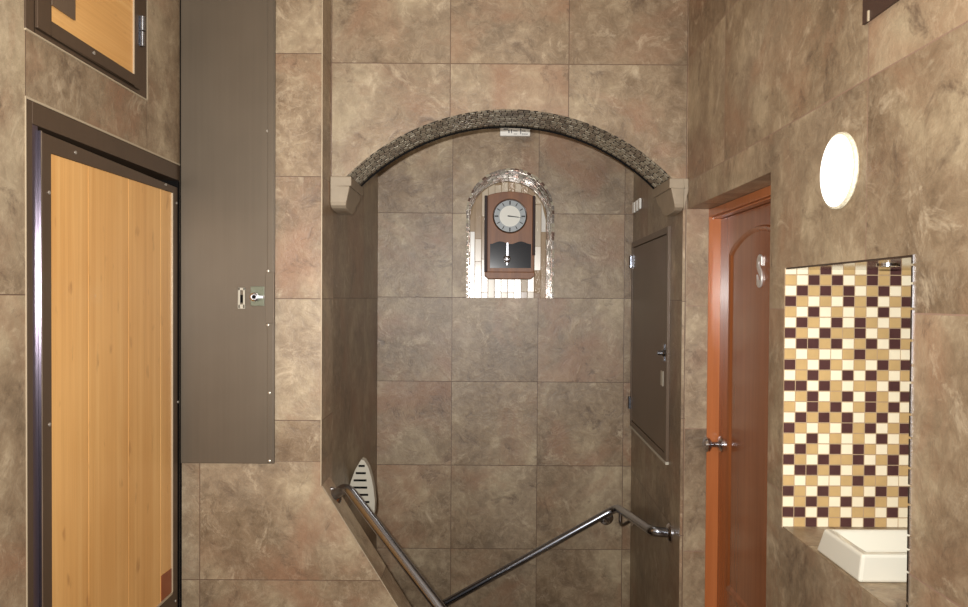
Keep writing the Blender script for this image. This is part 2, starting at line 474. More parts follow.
out = [(xn - RN, zb)] + narc + [(xn + RN, zb)]
for a, b in zip(out, out[1:] + out[:1]):
    mb.face([(a[0], YB, a[1]), (b[0], YB, b[1]), (b[0], YNB + 0.02, b[1]), (a[0], YNB + 0.02, a[1])])
mb.face([(x, YNB + 0.02, z) for x, z in out])
struct(mb.build('wall_back', M['tile_back']), 'tiled back wall of the stairwell with the round-headed clock niche', 'wall')

# floor, ceiling, near wall, stairs
mb = MB(); mb.box((XL - 0.15, YN, -0.12), (XR + 0.5, YF, 0)); mb.box((xe, YF, -0.12), (XSR0, YP, 0))
struct(mb.build('floor', M['tile_floor']), 'tiled hall floor below the frame', 'floor')
mb = MB(); mb.box((XL - 0.2, YN - 0.1, ZC), (1.25, YB + 0.5, ZC + 0.1))
struct(mb.build('ceiling', M['plaster']), 'pale plaster ceiling above the hall', 'ceiling')
mb = MB(); mb.box((XL - 0.16, YN - 0.1, 0), (XR + 0.5, YN, ZC))
struct(mb.build('wall_near', M['tile_arch']), 'tiled wall closing the hall behind the viewer', 'wall')
mb = MB()
for i in range(6):
    x1 = 0.70 - 0.28 * max(0, i); x0 = x1 - 0.28
    mb.box((max(x0, XSL0) , YP + 0.002, -1.2), (min(x1, XSR0 - 0.002), YB - 0.002, -0.17 * (i + 1)))
struct(mb.build('stairs', M['tile_floor']), 'tiled stair steps going down behind the parapet', 'stairs')

# ------------------------------------------------------------------ arch mosaic lining (separate small tiles on a bed)
mb = MB()
rows = 8; cols = 60; th = 0.004
dY = (YA2 - YA - 0.004) / rows
def apt(ang, y, r): return (xc + r * math.sin(ang), y, zc + r * math.cos(ang))
for i in range(NS):
    a0, a1 = -half + 2 * half * i / NS, -half + 2 * half * (i + 1) / NS
    p = [apt(a0, YA - 0.003, RA), apt(a1, YA - 0.003, RA), apt(a1, YA2 + 0.002, RA), apt(a0, YA2 + 0.002, RA)]
    q = [apt(a0, YA - 0.003, RA - 0.0025), apt(a1, YA - 0.003, RA - 0.0025), apt(a1, YA2 + 0.002, RA - 0.0025), apt(a0, YA2 + 0.002, RA - 0.0025)]
    mb.hexa(q + p, 4)
for r in range(rows):
    shift = random.random()
    for cidx in range(-1, cols):
        a0 = -half + 2 * half * (cidx + shift) / cols; a1 = a0 + 2 * half / cols
        a0 = max(a0, -half); a1 = min(a1, half)
        if a1 - a0 < 0.004: continue
        g = 0.0022; a0 += g; a1 -= g
        y0 = YA + 0.001 + r * dY + 0.0015; y1 = y0 + dY - 0.003
        k = random.choices([0, 1, 2, 3], [5, 3, 3, 2])[0]
        ti = RA - th - random.random() * 0.0012
        q = [apt(a0, y0, ti), apt(a1, y0, ti), apt(a1, y1, ti), apt(a0, y1, ti)]
        p = [apt(a0, y0, RA - 0.002), apt(a1, y0, RA - 0.002), apt(a1, y1, RA - 0.002), apt(a0, y1, RA - 0.002)]
        mb.hexa(q + p, k)
# tile ends showing along the front edge
for cidx in range(90):
    a0 = -half + 2 * half * cidx / 90 + 0.001; a1 = -half + 2 * half * (cidx + 1) / 90 - 0.001
    h = RA - 0.0005
    k = random.choices([1, 3, 4], [3, 4, 4])[0]
    y0, y1 = YA - 0.005, YA - 0.0005
    q = [apt(a0, y0, RA - th), apt(a1, y0, RA - th), apt(a1, y1, RA - th), apt(a0, y1, RA - th)]
    p = [apt(a0, y0, h), apt(a1, y0, h), apt(a1, y1, h), apt(a0, y1, h)]
    mb.hexa(q + p, k)
struct(mb.build('trim_1', [M['ga'], M['gb'], M['gc'], M['gd'], M['dgrout']]), 'grey-brown glass mosaic lining the underside of the wide arch', 'mosaic trim')

mb = MB()  # black strip painting in the flash shadow under the arch
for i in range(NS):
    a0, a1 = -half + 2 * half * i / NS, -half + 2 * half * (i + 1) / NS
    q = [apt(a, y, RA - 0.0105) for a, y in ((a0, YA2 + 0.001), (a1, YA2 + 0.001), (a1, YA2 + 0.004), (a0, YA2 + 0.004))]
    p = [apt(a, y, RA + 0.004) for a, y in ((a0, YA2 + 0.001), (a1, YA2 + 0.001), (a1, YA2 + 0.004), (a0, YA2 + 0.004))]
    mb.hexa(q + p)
struct(mb.build('arch_shadow_strip', M['black']), 'thin black strip standing in for the shadow line at the back edge of the wide arch', 'trim')

# ------------------------------------------------------------------ capitals under the arch springing
def capital(side, label):
    mb = MB()
    zt = zsp; za = zsp - 0.034
    if side < 0: xw, xo, xi, xf = XSL0 + 0.001, PY(352, 182, YA).x, PY(346, 205, YA).x, XSL0 + 0.001
    else: xw, xo, xi, xf = XSR0 - 0.001, PY(668.5, 182, YA).x, PY(674.5, 205, YA).x, XR
    y0 = YA - 0.016
    # abacus
    mb.box((xw, y0, za), (xo, YA2 + 0.004, zt))
    if side > 0:
        mb.box((xw - 0.001, y0, za), (xf, YA - 0.0005, zt))
    prof = [(y0, 0.0), (y0, 0.056), (y0 + 0.006, 0.068), (y0 + 0.025, 0.077), (2.76, 0.082), (2.86, 0.085), (2.905, 0.080), (2.925, 0.068), (2.934, 0.050), (2.948, 0.043), (2.966, 0.038), (2.98, 0.022), (2.986, 0.008), (2.987, 0.0)]
    prof = [(y0 + (y - y0) * (YA2 - 0.012 - y0) / (2.987 - y0), d) for y, d in prof]
    def xin(d): return xo + (xi - xo) * min(1, 0.25 + d / 0.075 * 0.75) - (0.004 * side * -1 if False else 0)
    r0 = [(xw, y, za - d) for y, d in prof]; r1 = [(xin(d), y, za - d) for y, d in prof]
    mb.prism(r0, r1)
    if side > 0:
        r0 = [(xf, y0, za), (xf - 0.004, y0, za - 0.03), (xf - 0.010, y0, za - 0.06), (xw, y0, za - 0.076), (xw, y0, za)]
        mb.prism(r0, [(x, YA - 0.0005, z) for x, _, z in r0])
    o = mb.build('capital', M['stone'], base=(xw, YA, za - 0.08), bevel=0.004)
    tag(o, label, 'capital', 'stone capitals under the arch')
capital(-1, 'carved stone capital under the left end of the arch')
capital(1, 'carved stone capital under the right end of the arch, above the orange door jamb')

# ------------------------------------------------------------------ clock niche lining
mb = MB()
path = [(xn - RN, zb)] + [(xn - RN, zb + (zcn - zb) * t / 8) for t in range(1, 8)] + narc + [(xn + RN, zcn - (zcn - zb) * t / 8) for t in range(1, 9)]
L = [0.0]
for a, b in zip(path[:-1], path[1:]): L.append(L[-1] + math.hypot(b[0] - a[0], b[1] - a[1]))
def along(d):
    d = max(0, min(L[-1], d))
    for i in range(len(L) - 1):
        if d <= L[i + 1] + 1e-9:
            t = (d - L[i]) / (L[i + 1] - L[i] + 1e-12)
            return (path[i][0] + (path[i + 1][0] - path[i][0]) * t, path[i][1] + (path[i + 1][1] - path[i][1]) * t)
    return path[-1]
def inward(p, e):
    if p[1] <= zcn: d = (1 if p[0] < xn else -1, 0)
    else:
        l = math.hypot(xn - p[0], zcn - p[1]); d = ((xn - p[0]) / l, (zcn - p[1]) / l)
    return (p[0] + d[0] * e, p[1] + d[1] * e)
nt = 52; nr = 12
for r in range(nr):
    y0 = YB - 0.004 + r * (YNB - YB) / nr; y1 = y0 + (YNB - YB) / nr - 0.003
    sh = random.random()
    for i in range(-1, nt):
        d0 = L[-1] * (i + sh) / nt; d1 = L[-1] * (i + 1 + sh) / nt - 0.003
        if d1 <= 0.004 or d0 >= L[-1] - 0.004: continue
        p0, p1 = along(d0), along(d1)
        e = 0.006 + random.random() * 0.004
        a0, a1 = inward(p0, e), inward(p1, e); b0, b1 = inward(p0, 0.0005), inward(p1, 0.0005)
        k = random.choices([0, 1, 2], [4, 5, 3])[0]
        mb.hexa([(a0[0], y0, a0[1]), (a1[0], y0, a1[1]), (a1[0], y1, a1[1]), (a0[0], y1, a0[1]),
                 (b0[0], y0, b0[1]), (b1[0], y0, b1[1]), (b1[0], y1, b1[1]), (b0[0], y1, b0[1])], k)
# bead of cut tile ends round the opening
nb = 70
for i in range(nb):
    d0 = L[-1] * i / nb; d1 = L[-1] * (i + 1) / nb - 0.003
    p0, p1 = along(d0), along(d1); e = -0.0015 - random.random() * 0.003
    a0, a1 = inward(p0, 0.008), inward(p1, 0.008); b0, b1 = inward(p0, e), inward(p1, e)
    k = random.choices([0, 1, 2], [5, 1.5, 5])[0]
    mb.hexa([(a0[0], YB - 0.010, a0[1]), (a1[0], YB - 0.010, a1[1]), (a1[0], YB - 0.001, a1[1]), (a0[0], YB - 0.001, a0[1]),
             (b0[0], YB - 0.008, b0[1]), (b1[0], YB - 0.008, b1[1]), (b1[0], YB - 0.001, b1[1]), (b0[0], YB - 0.001, b0[1])], k)
struct(mb.build('trim_2', [M['mirror'], M['mirror_brown'], M['gc']]), 'mirrored glass mosaic edging the round-headed clock niche', 'mosaic trim')

# upright strip tiles on the niche back
mb = MB()
mb.box((xn - RN + 0.011, YNB + 0.004, zb), (xn + RN - 0.011, YNB + 0.010, zb + 0.02), 4)
ncol = 12; cw = 2 * RN / ncol
def ztop(x):
    d = abs(x - xn); R = RN - 0.011
    return zcn + math.sqrt(max(0.0, R * R - d * d)) if d < R else zcn
for i in range(ncol):
    x0 = xn - RN + i * cw + 0.002; x1 = x0 + cw - 0.004
    x0 = max(x0, xn - RN + 0.011); x1 = min(x1, xn + RN - 0.011)
    z = zb + 0.001
    top = min(ztop(x0), ztop(x1))
    first = True
    while z < top - 0.01:
        if first: l = random.choice([0.03, 0.035, 0.13, 0.2, 0.12])
        else: l = random.uniform(0.10, 0.26)
        zz = min(z + l, top)
        low = zz < zb + 0.18
        k = random.choices([0, 1, 2, 3], [3.6, 3, 2, 1.4] if low or i in (0, ncol - 1) else [1.2, 5, 4, 1])[0]  # more white low down and at the sides, painting in flash glare
        if first and l < 0.04: k = random.choice([2, 3, 1])
        last = zz >= top - 1e-6
        t0, t1 = (ztop(x0), ztop(x1)) if last else (zz - 0.003, zz - 0.003)
        e = YNB - 0.004 - random.random() * 0.003; ea, eb = e - random.random() * 0.0022, e - random.random() * 0.0022
        mb.hexa([(x0, ea, z), (x1, eb, z), (x1, YNB + 0.004, z), (x0, YNB + 0.004, z), (x0, ea, t0), (x1, eb, t1), (x1, YNB + 0.004, t1), (x0, YNB + 0.004, t0)], k)
        z = zz; first = False
bk = [(xn - RN + 0.002, zb + 0.001)] + [inward(p, 0.002) for p in narc] + [(xn + RN - 0.002, zb + 0.001)]
mb.prism([(x, YNB + 0.003, z) for x, z in bk], [(x, YNB + 0.012, z) for x, z in bk], 4)
struct(mb.build('trim_3', [M['s_white'], M['s_cream'], M['s_beige'], M['s_tan'], M['grout']]), 'upright cream and white strip tiles on the back of the clock niche', 'strip tiles')

# ------------------------------------------------------------------ wall clock
YC = YNB - 0.125                                     # clock front
def pc(px, py, y=YC): 
    p = PY(px, py, y); return p
cl, cr_ = pc(484.3, 235).x, pc(535.2, 235).x
ctop, cbot = pc(510, 195.5).z, pc(510, 272).z
cbase = pc(510, 279).z
ctip = pc(510, 191.5).z
ck = thing('wall_clock', (0.5 * (cl + cr_), YNB - 0.006, cbase), 'wooden pendulum wall clock hanging in the round-headed mosaic niche', 'clock')
xm = (cl + cr_) / 2
mb = MB(); mb.box((cl + 0.004, YC + 0.012, cbot), (cr_ - 0.004, YNB - 0.0095, ctop - 0.002)); mb.build('case', M['clock_wood'], ck, bevel=0.003)
mb = MB()                                            # front board with gently arched top
fl, fr = pc(487.5, 235).x, pc(532.5, 235).x
N = 14
top = [(fl + (fr - fl) * i / N, ctop + (ctip - ctop) * math.sin(math.pi * i / N) ** 0.8) for i in range(N + 1)]
ring = [(fr, cbot), (fl, cbot)] + top
mb.prism([(x, YC, z) for x, z in ring], [(x, YC + 0.014, z) for x, z in ring]); mb.build('front_board', M['clock_wood'], ck, bevel=0.002)
for (a, b, zlo) in ((cl, fl - 0.001, cbot), (fr + 0.001, cr_, pc(510, 255).z)):
    mb = MB(); mb.box((a, YC + 0.001, zlo), (b, YC + 0.03, ctop)); mb.build('side_strip', M['clock_dark'], ck, bevel=0.002)
mb = MB()                                            # stepped base
b0, b1 = cbot, cbase
mb.prism([(cl + 0.002, YC - 0.006, b0), (cr_ - 0.002, YC - 0.006, b0), (cr_ - 0.002, YC - 0.006, b0 - 0.018), (cr_ - 0.022, YC - 0.006, b1), (cl + 0.022, YC - 0.006, b1), (cl + 0.002, YC - 0.006, b0 - 0.018)],
         [(cl + 0.002, YNB - 0.0095, b0), (cr_ - 0.002, YNB - 0.0095, b0), (cr_ - 0.002, YNB - 0.0095, b0 - 0.018), (cr_ - 0.022, YNB - 0.0095, b1), (cl + 0.022, YNB - 0.0095, b1), (cl + 0.002, YNB - 0.0095, b0 - 0.018)])
mb.build('base', M['clock_wood'], ck, bevel=0.003)
dc = pc(509.9, 216.3); dr = abs(pc(527.3, 216.3).x - dc.x)
mb = MB(); mb.lathe((dc.x, YC, dc.z), (0, -1, 0), [(dr, 0), (dr, 0.008), (dr * 0.97, 0.012), (dr * 0.91, 0.010), (dr * 0.90, 0.004), (dr * 0.90, 0.0)], 40)
mb.build('bezel', M['chrome'], ck, smooth=True)
mb = MB(); mb.lathe((dc.x, YC, dc.z), (0, -1, 0), [(dr * 0.91, 0.0), (dr * 0.91, 0.0035), (0.0005, 0.0036)], 40)
dial = mb.build('dial', M['dial_ring'], ck)
mb = MB(); mb.lathe((dc.x, YC, dc.z), (0, -1, 0), [(dr * 0.60, 0.003), (dr * 0.60, 0.0045), (0.0005, 0.0046)], 40)
mb.build('dial_center', M['dial'], dial)
for h in range(12):
    a = h * math.pi / 6; s_, c_ = math.sin(a), math.cos(a)
    r0_, r1_, w_ = dr * 0.66, dr * (0.86 if h % 3 else 0.88), 0.0022 if h % 3 else 0.0036
    t = Vector((c_, 0, -s_)); rd = Vector((s_, 0, c_)); ctr = Vector((dc.x, YC - 0.0037, dc.z))
    p = [ctr + rd * r0_ - t * w_, ctr + rd * r0_ + t * w_, ctr + rd * r1_ + t * w_, ctr + rd * r1_ - t * w_]
    mb = MB(); mb.prism(p, [q + Vector((0, -0.001, 0)) for q in p]); mb.build('hour_mark', M['ink'], dial)
def hand(name, ang, ln, w_):
    mb = MB(); a = math.radians(ang); rd = Vector((math.sin(a), 0, math.cos(a))); t = Vector((math.cos(a), 0, -math.sin(a)))
    ctr = Vector((dc.x, YC - 0.0056, dc.z))
    p = [ctr - rd * 0.012 - t * w_, ctr - rd * 0.012 + t * w_, ctr + rd * ln + t * w_ * 0.4, ctr + rd * ln - t * w_ * 0.4]
    mb.prism(p, [q + Vector((0, -0.0015, 0)) for q in p]); mb.build(name, M['ink'], ck)
hand('hour_hand', 96, dr * 0.5, 0.0034); hand('minute_hand', 98, dr * 0.74, 0.0020)
# dark lower window with wavy head
wl, wr, wt, wb = pc(490, 255).x, pc(531, 255).x, pc(510, 242).z, pc(510, 268).z
mb = MB()
wv = [(wl + (wr - wl) * i / 24, wt - 0.004 + 0.007 * math.cos(4 * math.pi * (i / 24 - 0.25)) * (1)) for i in range(25)]
ring = [(wr, wb), (wl, wb)] + wv
mb.prism([(x, YC - 0.003, z) for x, z in ring], [(x, YC + 0.001, z) for x, z in ring]); win = mb.build('window', M['dark_glass'], ck)
pcx = pc(507.4, 250).x; pz = pc(507, 259).z
mb = MB(); mb.box((pcx - 0.0045, YC - 0.007, pz), (pcx + 0.0045, YC - 0.0035, wt - 0.004))
mb.lathe((pcx - 0.002, YC - 0.0035, pz), (0, -1, 0), [(0.020, 0), (0.020, 0.003), (0.012, 0.006), (0.001, 0.007)], 24)
mb.box((pcx - 0.004, YC - 0.006, pz - 0.032), (pcx + 0.001, YC - 0.0035, pz - 0.02))
mb.build('pendulum', M['chrome'], ck, smooth=True)

# ------------------------------------------------------------------ small white sign under the arch, on the back wall
def back_box(mb, x0, y0, x1, y1, ya, yb, mi=0):
    a = PY(x0, y0, YB); b = PY(x1, y1, YB)
    mb.box((a.x, ya, b.z), (b.x, yb, a.z), mi)
ws = thing('wall_sign', PY(515, 137, YB), 'small white plate high on the stairwell back wall, just under the crown of the arch', 'sign')
mb = MB(); back_box(mb, 500, 126.5, 530, 137.0, YB - 0.022, YB - 0.0005); mb.build('plate', M['white'], ws, bevel=0.004)
mb = MB()
for (x0, y0, x1, y1) in ((503.5, 129.5, 508, 130.6), (508.2, 131, 509.4, 134), (510.8, 130.5, 511.8, 134), (513, 131.6, 517.3, 132.3), (513.6, 134.6, 517, 135.2), (520, 129.5, 521, 135.0), (521.5, 131.6, 525.5, 132.3), (521.6, 134.6, 527.4, 135.3)):
    back_box(mb, x0, y0, x1, y1, YB - 0.0232, YB - 0.0215)
mb.build('marking', M['grey_mark'], ws)

# ------------------------------------------------------------------ stairwell right side: white slats, access panel
def xr_at(y): return XSR0 + (XSR1 - XSR0) * (y - YA) / (YB - YA)
def PS(px, py):                                     # point on the slanted right side wall
    d = ray(px, py); kk = (XSR1 - XSR0) / (YB - YA)
    t = (XSR0 - kk * YA) / (d.x - kk * d.y)
    return Vector((d.x * t, d.y * t, H + d.z * t))
def side_slab(mb, y0, y1, z0, z1, t0, t1, mi=0):
    mb.hexa([(xr_at(y0) - t1, y0, z0), (xr_at(y0) - t0, y0, z0), (xr_at(y1) - t0, y1, z0), (xr_at(y1) - t1, y1, z0),
             (xr_at(y0) - t1, y0, z1), (xr_at(y0) - t0, y0, z1), (xr_at(y1) - t0, y1, z1), (xr_at(y1) - t1, y1, z1)], mi)
sv = thing('wall_vent', PS(638, 211), 'small vent of three white slats on the stairwell right wall, above the access panel', 'vent')
a_, b_ = PS(634.4, 200), PS(642.5, 200)
zz0, zz1 = PS(638, 211).z, PS(638, 201).z
for i in range(3):
    t0 = a_.y + (b_.y - a_.y) * (i + 0.12) / 3; t1 = a_.y + (b_.y - a_.y) * (i + 0.72) / 3
    mb = MB(); mb.box((xr_at(t0) - 0.012, t0, zz0), (xr_at(t1) - 0.0022, t1, zz1)); mb.build('slat', M['white'], sv)
mb = MB(); side_slab(mb, b_.y + 0.002, a_.y - 0.002, zz0 + 0.004, zz1 - 0.004, 0.0005, 0.002); mb.build('back_plate', M['bronze'], sv)

p0 = PS(634.5, 238); p1 = PS(671.5, 226); p2 = PS(631.5, 425); p3 = PS(668.5, 460)
ya_, yb_ = (p1.y + p3.y) / 2, min((p0.y + p2.y) / 2, YB - 0.03)
zt_, zb_ = p1.z, (p3.z + p2.z) / 2
ap = thing('access_panel', (xr_at(3.2), 3.2, zb_), 'dark sheet metal access panel on the stairwell right wall', 'access panel')
mb = MB(); fw = 0.026
side_slab(mb, ya_, yb_, zt_ - fw, zt_, 0.0005, 0.012); side_slab(mb, ya_, yb_, zb_, zb_ + fw, 0.0005, 0.012)
side_slab(mb, ya_, ya_ + fw, zb_ + fw, zt_ - fw, 0.0005, 0.012); side_slab(mb, yb_ - fw, yb_, zb_ + fw, zt_ - fw, 0.0005, 0.012)
mb.build('frame', M['dark_metal'], ap)
mb = MB(); side_slab(mb, ya_ + fw + 0.004, yb_ - fw - 0.004, zb_ + fw + 0.004, zt_ - fw - 0.004, 0.0005, 0.009); leaf = mb.build('door', M['dark_metal'], ap)
mb = MB(); side_slab(mb, ya_, yb_, zb_ - 0.012, zb_ - 0.001, 0.0005, 0.013); mb.build('edge_trim', M['vent_white'], ap)
lk = PS(667, 353); 
mb = MB(); mb.lathe((xr_at(lk.y) - 0.008, lk.y, lk.z), (-1, 0, 0), [(0.016, 0), (0.016, 0.006), (0.010, 0.012), (0.008, 0.03), (0.002, 0.031)], 18)
mb.box((xr_at(lk.y) - 0.014, lk.y - 0.008, lk.z - 0.032), (xr_at(lk.y) - 0.008, lk.y + 0.008, lk.z + 0.034)); mb.build('lock', M['steel'], leaf)
lp = PS(664.5, 378); mb = MB(); side_slab(mb, lp.y - 0.022, lp.y + 0.022, lp.z - 0.03, lp.z + 0.028, 0.0085, 0.011); mb.build('plate', M['vent_white'], leaf)
for yy in (262, 403):
    hp = PS(633.5, yy); mb = MB(); mb.tube([(xr_at(yb_) - 0.018, yb_ - 0.008, hp.z - 0.03), (xr_at(yb_) - 0.018, yb_ - 0.008, hp.z + 0.03)], 0.007, 10)
    mb.box((xr_at(yb_) - 0.018, yb_ - 0.03, hp.z - 0.028), (xr_at(yb_) - 0.013, yb_ - 0.008, hp.z + 0.028)); mb.build('hinge', M['steel'], ap)

# ------------------------------------------------------------------ oval louvred vent on the stairwell left side
def PL(px, py):
    d = ray(px, py); kk = (XSL1 - XSL0) / (YB - YP)
    t = (XSL0 - kk * YP) / (d.x - kk * d.y)
    return Vector((d.x * t, d.y * t, H + d.z * t))
def xl_at(y): return XSL0 + (XSL1 - XSL0) * (y - YP) / (YB - YP)
YV = 3.08
outl = [PY(*p, YV) for p in ((361, 459.5), (364.5, 461), (368.5, 468), (371.5, 478), (373.5, 488), (375, 502), (374.5, 513), (371, 521), (367, 521.5), (360, 512), (353, 501), (349.2, 490), (350.5, 482), (355, 470))]
outl = [Vector((max(p.x, xl_at(YV) + 0.0005), p.y, p.z)) for p in outl]
vt = thing('louvred_vent', (xl_at(YV), YV + 0.06, min(p.z for p in outl)), 'pale louvred vent hood on the stairwell left wall behind the near handrail', 'vent')
cx_ = sum(p.x for p in outl) / len(outl); cz_ = sum(p.z for p in outl) / len(outl)
def ringv(y, f): return [(max(xl_at(y) + 0.0005, XSL0 + 0.004 + (p.x - XSL0 - 0.004) * f), y, cz_ + (p.z - cz_) * f) for p in outl]
mb = MB(); mb.prism(ringv(YV, 1.0), ringv(YV + 0.05, 1.0), caps=True); mb.prism(ringv(YV + 0.0501, 0.99), ringv(YV + 0.14, 0.6)); mb.build('hood', M['vent_white'], vt, bevel=0.002)
zs_ = sorted(p.z for p in outl); zlo, zhi = zs_[0], zs_[-1]
def span(z):
    xs9 = []
    for a, b in zip(outl, outl[1:] + outl[:1]):
        if (a.z - z) * (b.z - z) < 0: xs9.append(a.x + (b.x - a.x) * (z - a.z) / (b.z - a.z))
    return (min(xs9), max(xs9)) if len(xs9) > 1 else None
for i in range(8):
    z = zhi - (zhi - zlo) * (i + 0.9) / 8.6
    s_ = span(z)
    if not s_: continue
    x0, x1 = s_; dd = (x1 - x0); x0 += dd * 0.12; x1 -= dd * 0.26
    mb = MB(); mb.box((x0, YV - 0.0012, z - 0.004), (x1, YV + 0.004, z + 0.0045)); mb.build('slot', M['black'], vt)

# ------------------------------------------------------------------ handrails
def fillet(pts, r, n=7):
    pts = [Vector(p) for p in pts]; out = [pts[0]]
    for a, b, c in zip(pts[:-2], pts[1:-1], pts[2:]):
        d0, d1 = (a - b), (c - b); l = min(r, d0.length * 0.45, d1.length * 0.45)
        s0, s1 = b + d0.normalized() * l, b + d1.normalized() * l
        for i in range(n + 1):
            t = i / n; out.append(s0 * (1 - t) ** 2 + b * 2 * t * (1 - t) + s1 * t * t)
    out.append(pts[-1]); return out
lr = thing('handrail', (0.0, 2.12, 0.0), 'near steel handrail sloping down to the right from the tiled parapet', 'handrail', 'stair handrails')
r0 = PY(333.5, 496, 2.64); r1 = PY(346.5, 486.5, 2.575); r2 = PY(438, 606, 2.27)
dirv = (r2 - r1); r3 = r1 + dirv * 1.5
mb = MB(); mb.tube(fillet([r0, r1, r3, Vector((r3.x, r3.y, r3.z - 0.25))], 0.04), 0.0180, 18); mb.build('rail', M['steel'], lr, smooth=True)
mb = MB(); mb.tube([(r3.x, r3.y, r3.z - 0.25), (r3.x, r3.y, 0.012)], 0.018, 18); mb.lathe((r3.x, r3.y, 0.0), (0, 0, 1), [(0.05, 0.0), (0.05, 0.008), (0.02, 0.014)], 24); mb.build('post', M['steel'], lr, smooth=True)
# flange where it meets the parapet's sloping top
nrm = Vector((-sl, 0, 1)).normalized()
zp_ = dg0.z + sl * (r0.x - dg0.x)
mb = MB(); mb.lathe(r0 - (r1 - r0).normalized() * 0.006, (r1 - r0), [(0.034, -0.004), (0.034, 0.003), (0.028, 0.010), (0.019, 0.013)], 24); mb.build('flange', M['chrome'], lr, smooth=True)

rr = thing('handrail', PY(560, 540, 3.70), 'far steel handrail bending along the stairwell right and back walls', 'handrail', 'stair handrails')
A = PY(677, 533, 2.86); A.x = xr_at(2.86) - 0.001
B = PY(652, 531, 2.86); Cc = PY(617, 507.5, 3.71); D = PY(440, 606, 3.71); E = D + (D - Cc) * 0.38
mb = MB(); mb.tube(fillet([A, B, Cc, E], 0.05), 0.0185, 18); mb.build('rail', M['steel'], rr, smooth=True)
mb = MB(); mb.lathe(A, (-1, 0, 0), [(0.036, 0.0), (0.036, 0.006), (0.03, 0.012), (0.019, 0.016)], 24); mb.build('flange', M['chrome'], rr, smooth=True)
k_ = PY(606, 517.5, YB); k_.y = YB - 0.001
onr = Cc + (D - Cc) * 0.075
mb = MB(); mb.lathe(k_, (0, -1, 0), [(0.036, 0), (0.036, 0.006), (0.028, 0.010), (0.010, 0.012)], 24)
mb.tube(fillet([k_ + Vector((0, -0.01, 0)), Vector((k_.x, onr.y + 0.005, k_.z)), Vector((onr.x, onr.y, onr.z - 0.012))], 0.03), 0.008, 10); mb.build('bracket', M['chrome'], rr, smooth=True)
onr = Cc + (B - Cc) * 0.12
w_ = PS(633.5, 520); w_.x = xr_at(w_.y) - 0.001
mb = MB(); mb.lathe(w_, (-1, 0, 0), [(0.03, 0), (0.03, 0.006), (0.024, 0.010), (0.009, 0.012)], 24)
mb.tube(fillet([w_ + Vector((-0.008, 0, 0)), Vector((onr.x, onr.y, w_.z)), Vector((onr.x, onr.y, onr.z - 0.012))], 0.035), 0.008, 10); mb.build('bracket', M['chrome'], rr, smooth=True)

# ------------------------------------------------------------------ grey metal cabinet door on the end wall
ga, gb = PY(182, 463, YF), PY(275, 463, YF)
YT = YF - 0.0005
gp = thing('metal_cabinet_door', (gb.x - 0.15, YF, gb.z), 'tall grey sheet metal cabinet door with a small cylinder lock on the end wall', 'cabinet door')
mb = MB(); mb.box((ga.x, YF - 0.012, gb.z), (gb.x, YT, ZC - 0.02)); mb.build('door_sheet', M['grey_metal'], gp, bevel=0.002)
xf_ = PY(268.5, 300, YF).x
mb = MB(); mb.box((xf_, YF - 0.016, gb.z + 0.004), (gb.x - 0.003, YF - 0.0122, ZC - 0.03)); mb.build('edge_flange', M['grey_metal'], gp, bevel=0.0015)
zt0, zt1 = PY(270, 323, YF).z, PY(270, 272.5, YF).z
mb = MB(); mb.box((PY(266.8, 300, YF).x, YF - 0.019, zt0), (gb.x + 0.001, YF - 0.0162, zt1)); mb.build('strike_plate', M['grey_metal'], gp, bevel=0.001)
def screw_y(px, py, par, y):
    c = PY(px, py, y); mb = MB(); mb.lathe((c.x, y + 0.0005, c.z), (0, -1, 0), [(0.0050, 0), (0.0048, 0.002), (0.003, 0.0032), (0.0005, 0.0034)], 12); mb.build('screw', M['screw'], par, smooth=True)
for py in (131, 393, 461): screw_y(267.5 if py == 131 else 269.5, py, gp, YF - 0.0155 if py != 131 else YF - 0.0118)
for py in (271, 325): screw_y(268, py, gp, YF - 0.0165 + 0.001)
c = PY(256.5, 297, YF)
mb = MB(); mb.box((c.x - 0.016, YF - 0.0150, c.z - 0.030), (c.x + 0.030, YF - 0.0118, c.z + 0.036)); mb.build('lock_plate', M['lockplate'], gp, bevel=0.001)
mb = MB()
mb.lathe((c.x, YF - 0.0148, c.z), (0, -1, 0), [(0.015, 0), (0.015, 0.012), (0.011, 0.014), (0.007, 0.0135), (0.0065, 0.008), (0.001, 0.008)], 22)
mb.box((c.x + 0.012, YF - 0.024, c.z - 0.004), (c.x + 0.030, YF - 0.0148, c.z + 0.004)); lko = mb.build('lock', M['chrome'], gp, smooth=True)
mb = MB(); mb.lathe((c.x, YF - 0.0229, c.z), (0, -1, 0), [(0.0062, 0), (0.0062, 0.001), (0.0005, 0.001)], 14); mb.build('keyhole', M['black'], lko)
c = PY(243, 298.5, YF)
mb = MB()
for x0, x1 in ((-0.011, -0.005), (0.005, 0.011)): mb.box((c.x + x0, YF - 0.0165, c.z - 0.033), (c.x + x1, YF - 0.0118, c.z + 0.036))
mb.box((c.x - 0.011, YF - 0.0165, c.z + 0.028), (c.x + 0.011, YF - 0.0118, c.z + 0.036)); mb.box((c.x - 0.011, YF - 0.0165, c.z - 0.033), (c.x + 0.011, YF - 0.0118, c.z - 0.020))
es = mb.build('slot_plate', M['vent_white'], gp, bevel=0.001)
mb = MB(); mb.box((c.x - 0.005, YF - 0.0135, c.z - 0.014), (c.x + 0.005, YF - 0.0118, c.z + 0.012)); mb.build('slot', M['black'], es)

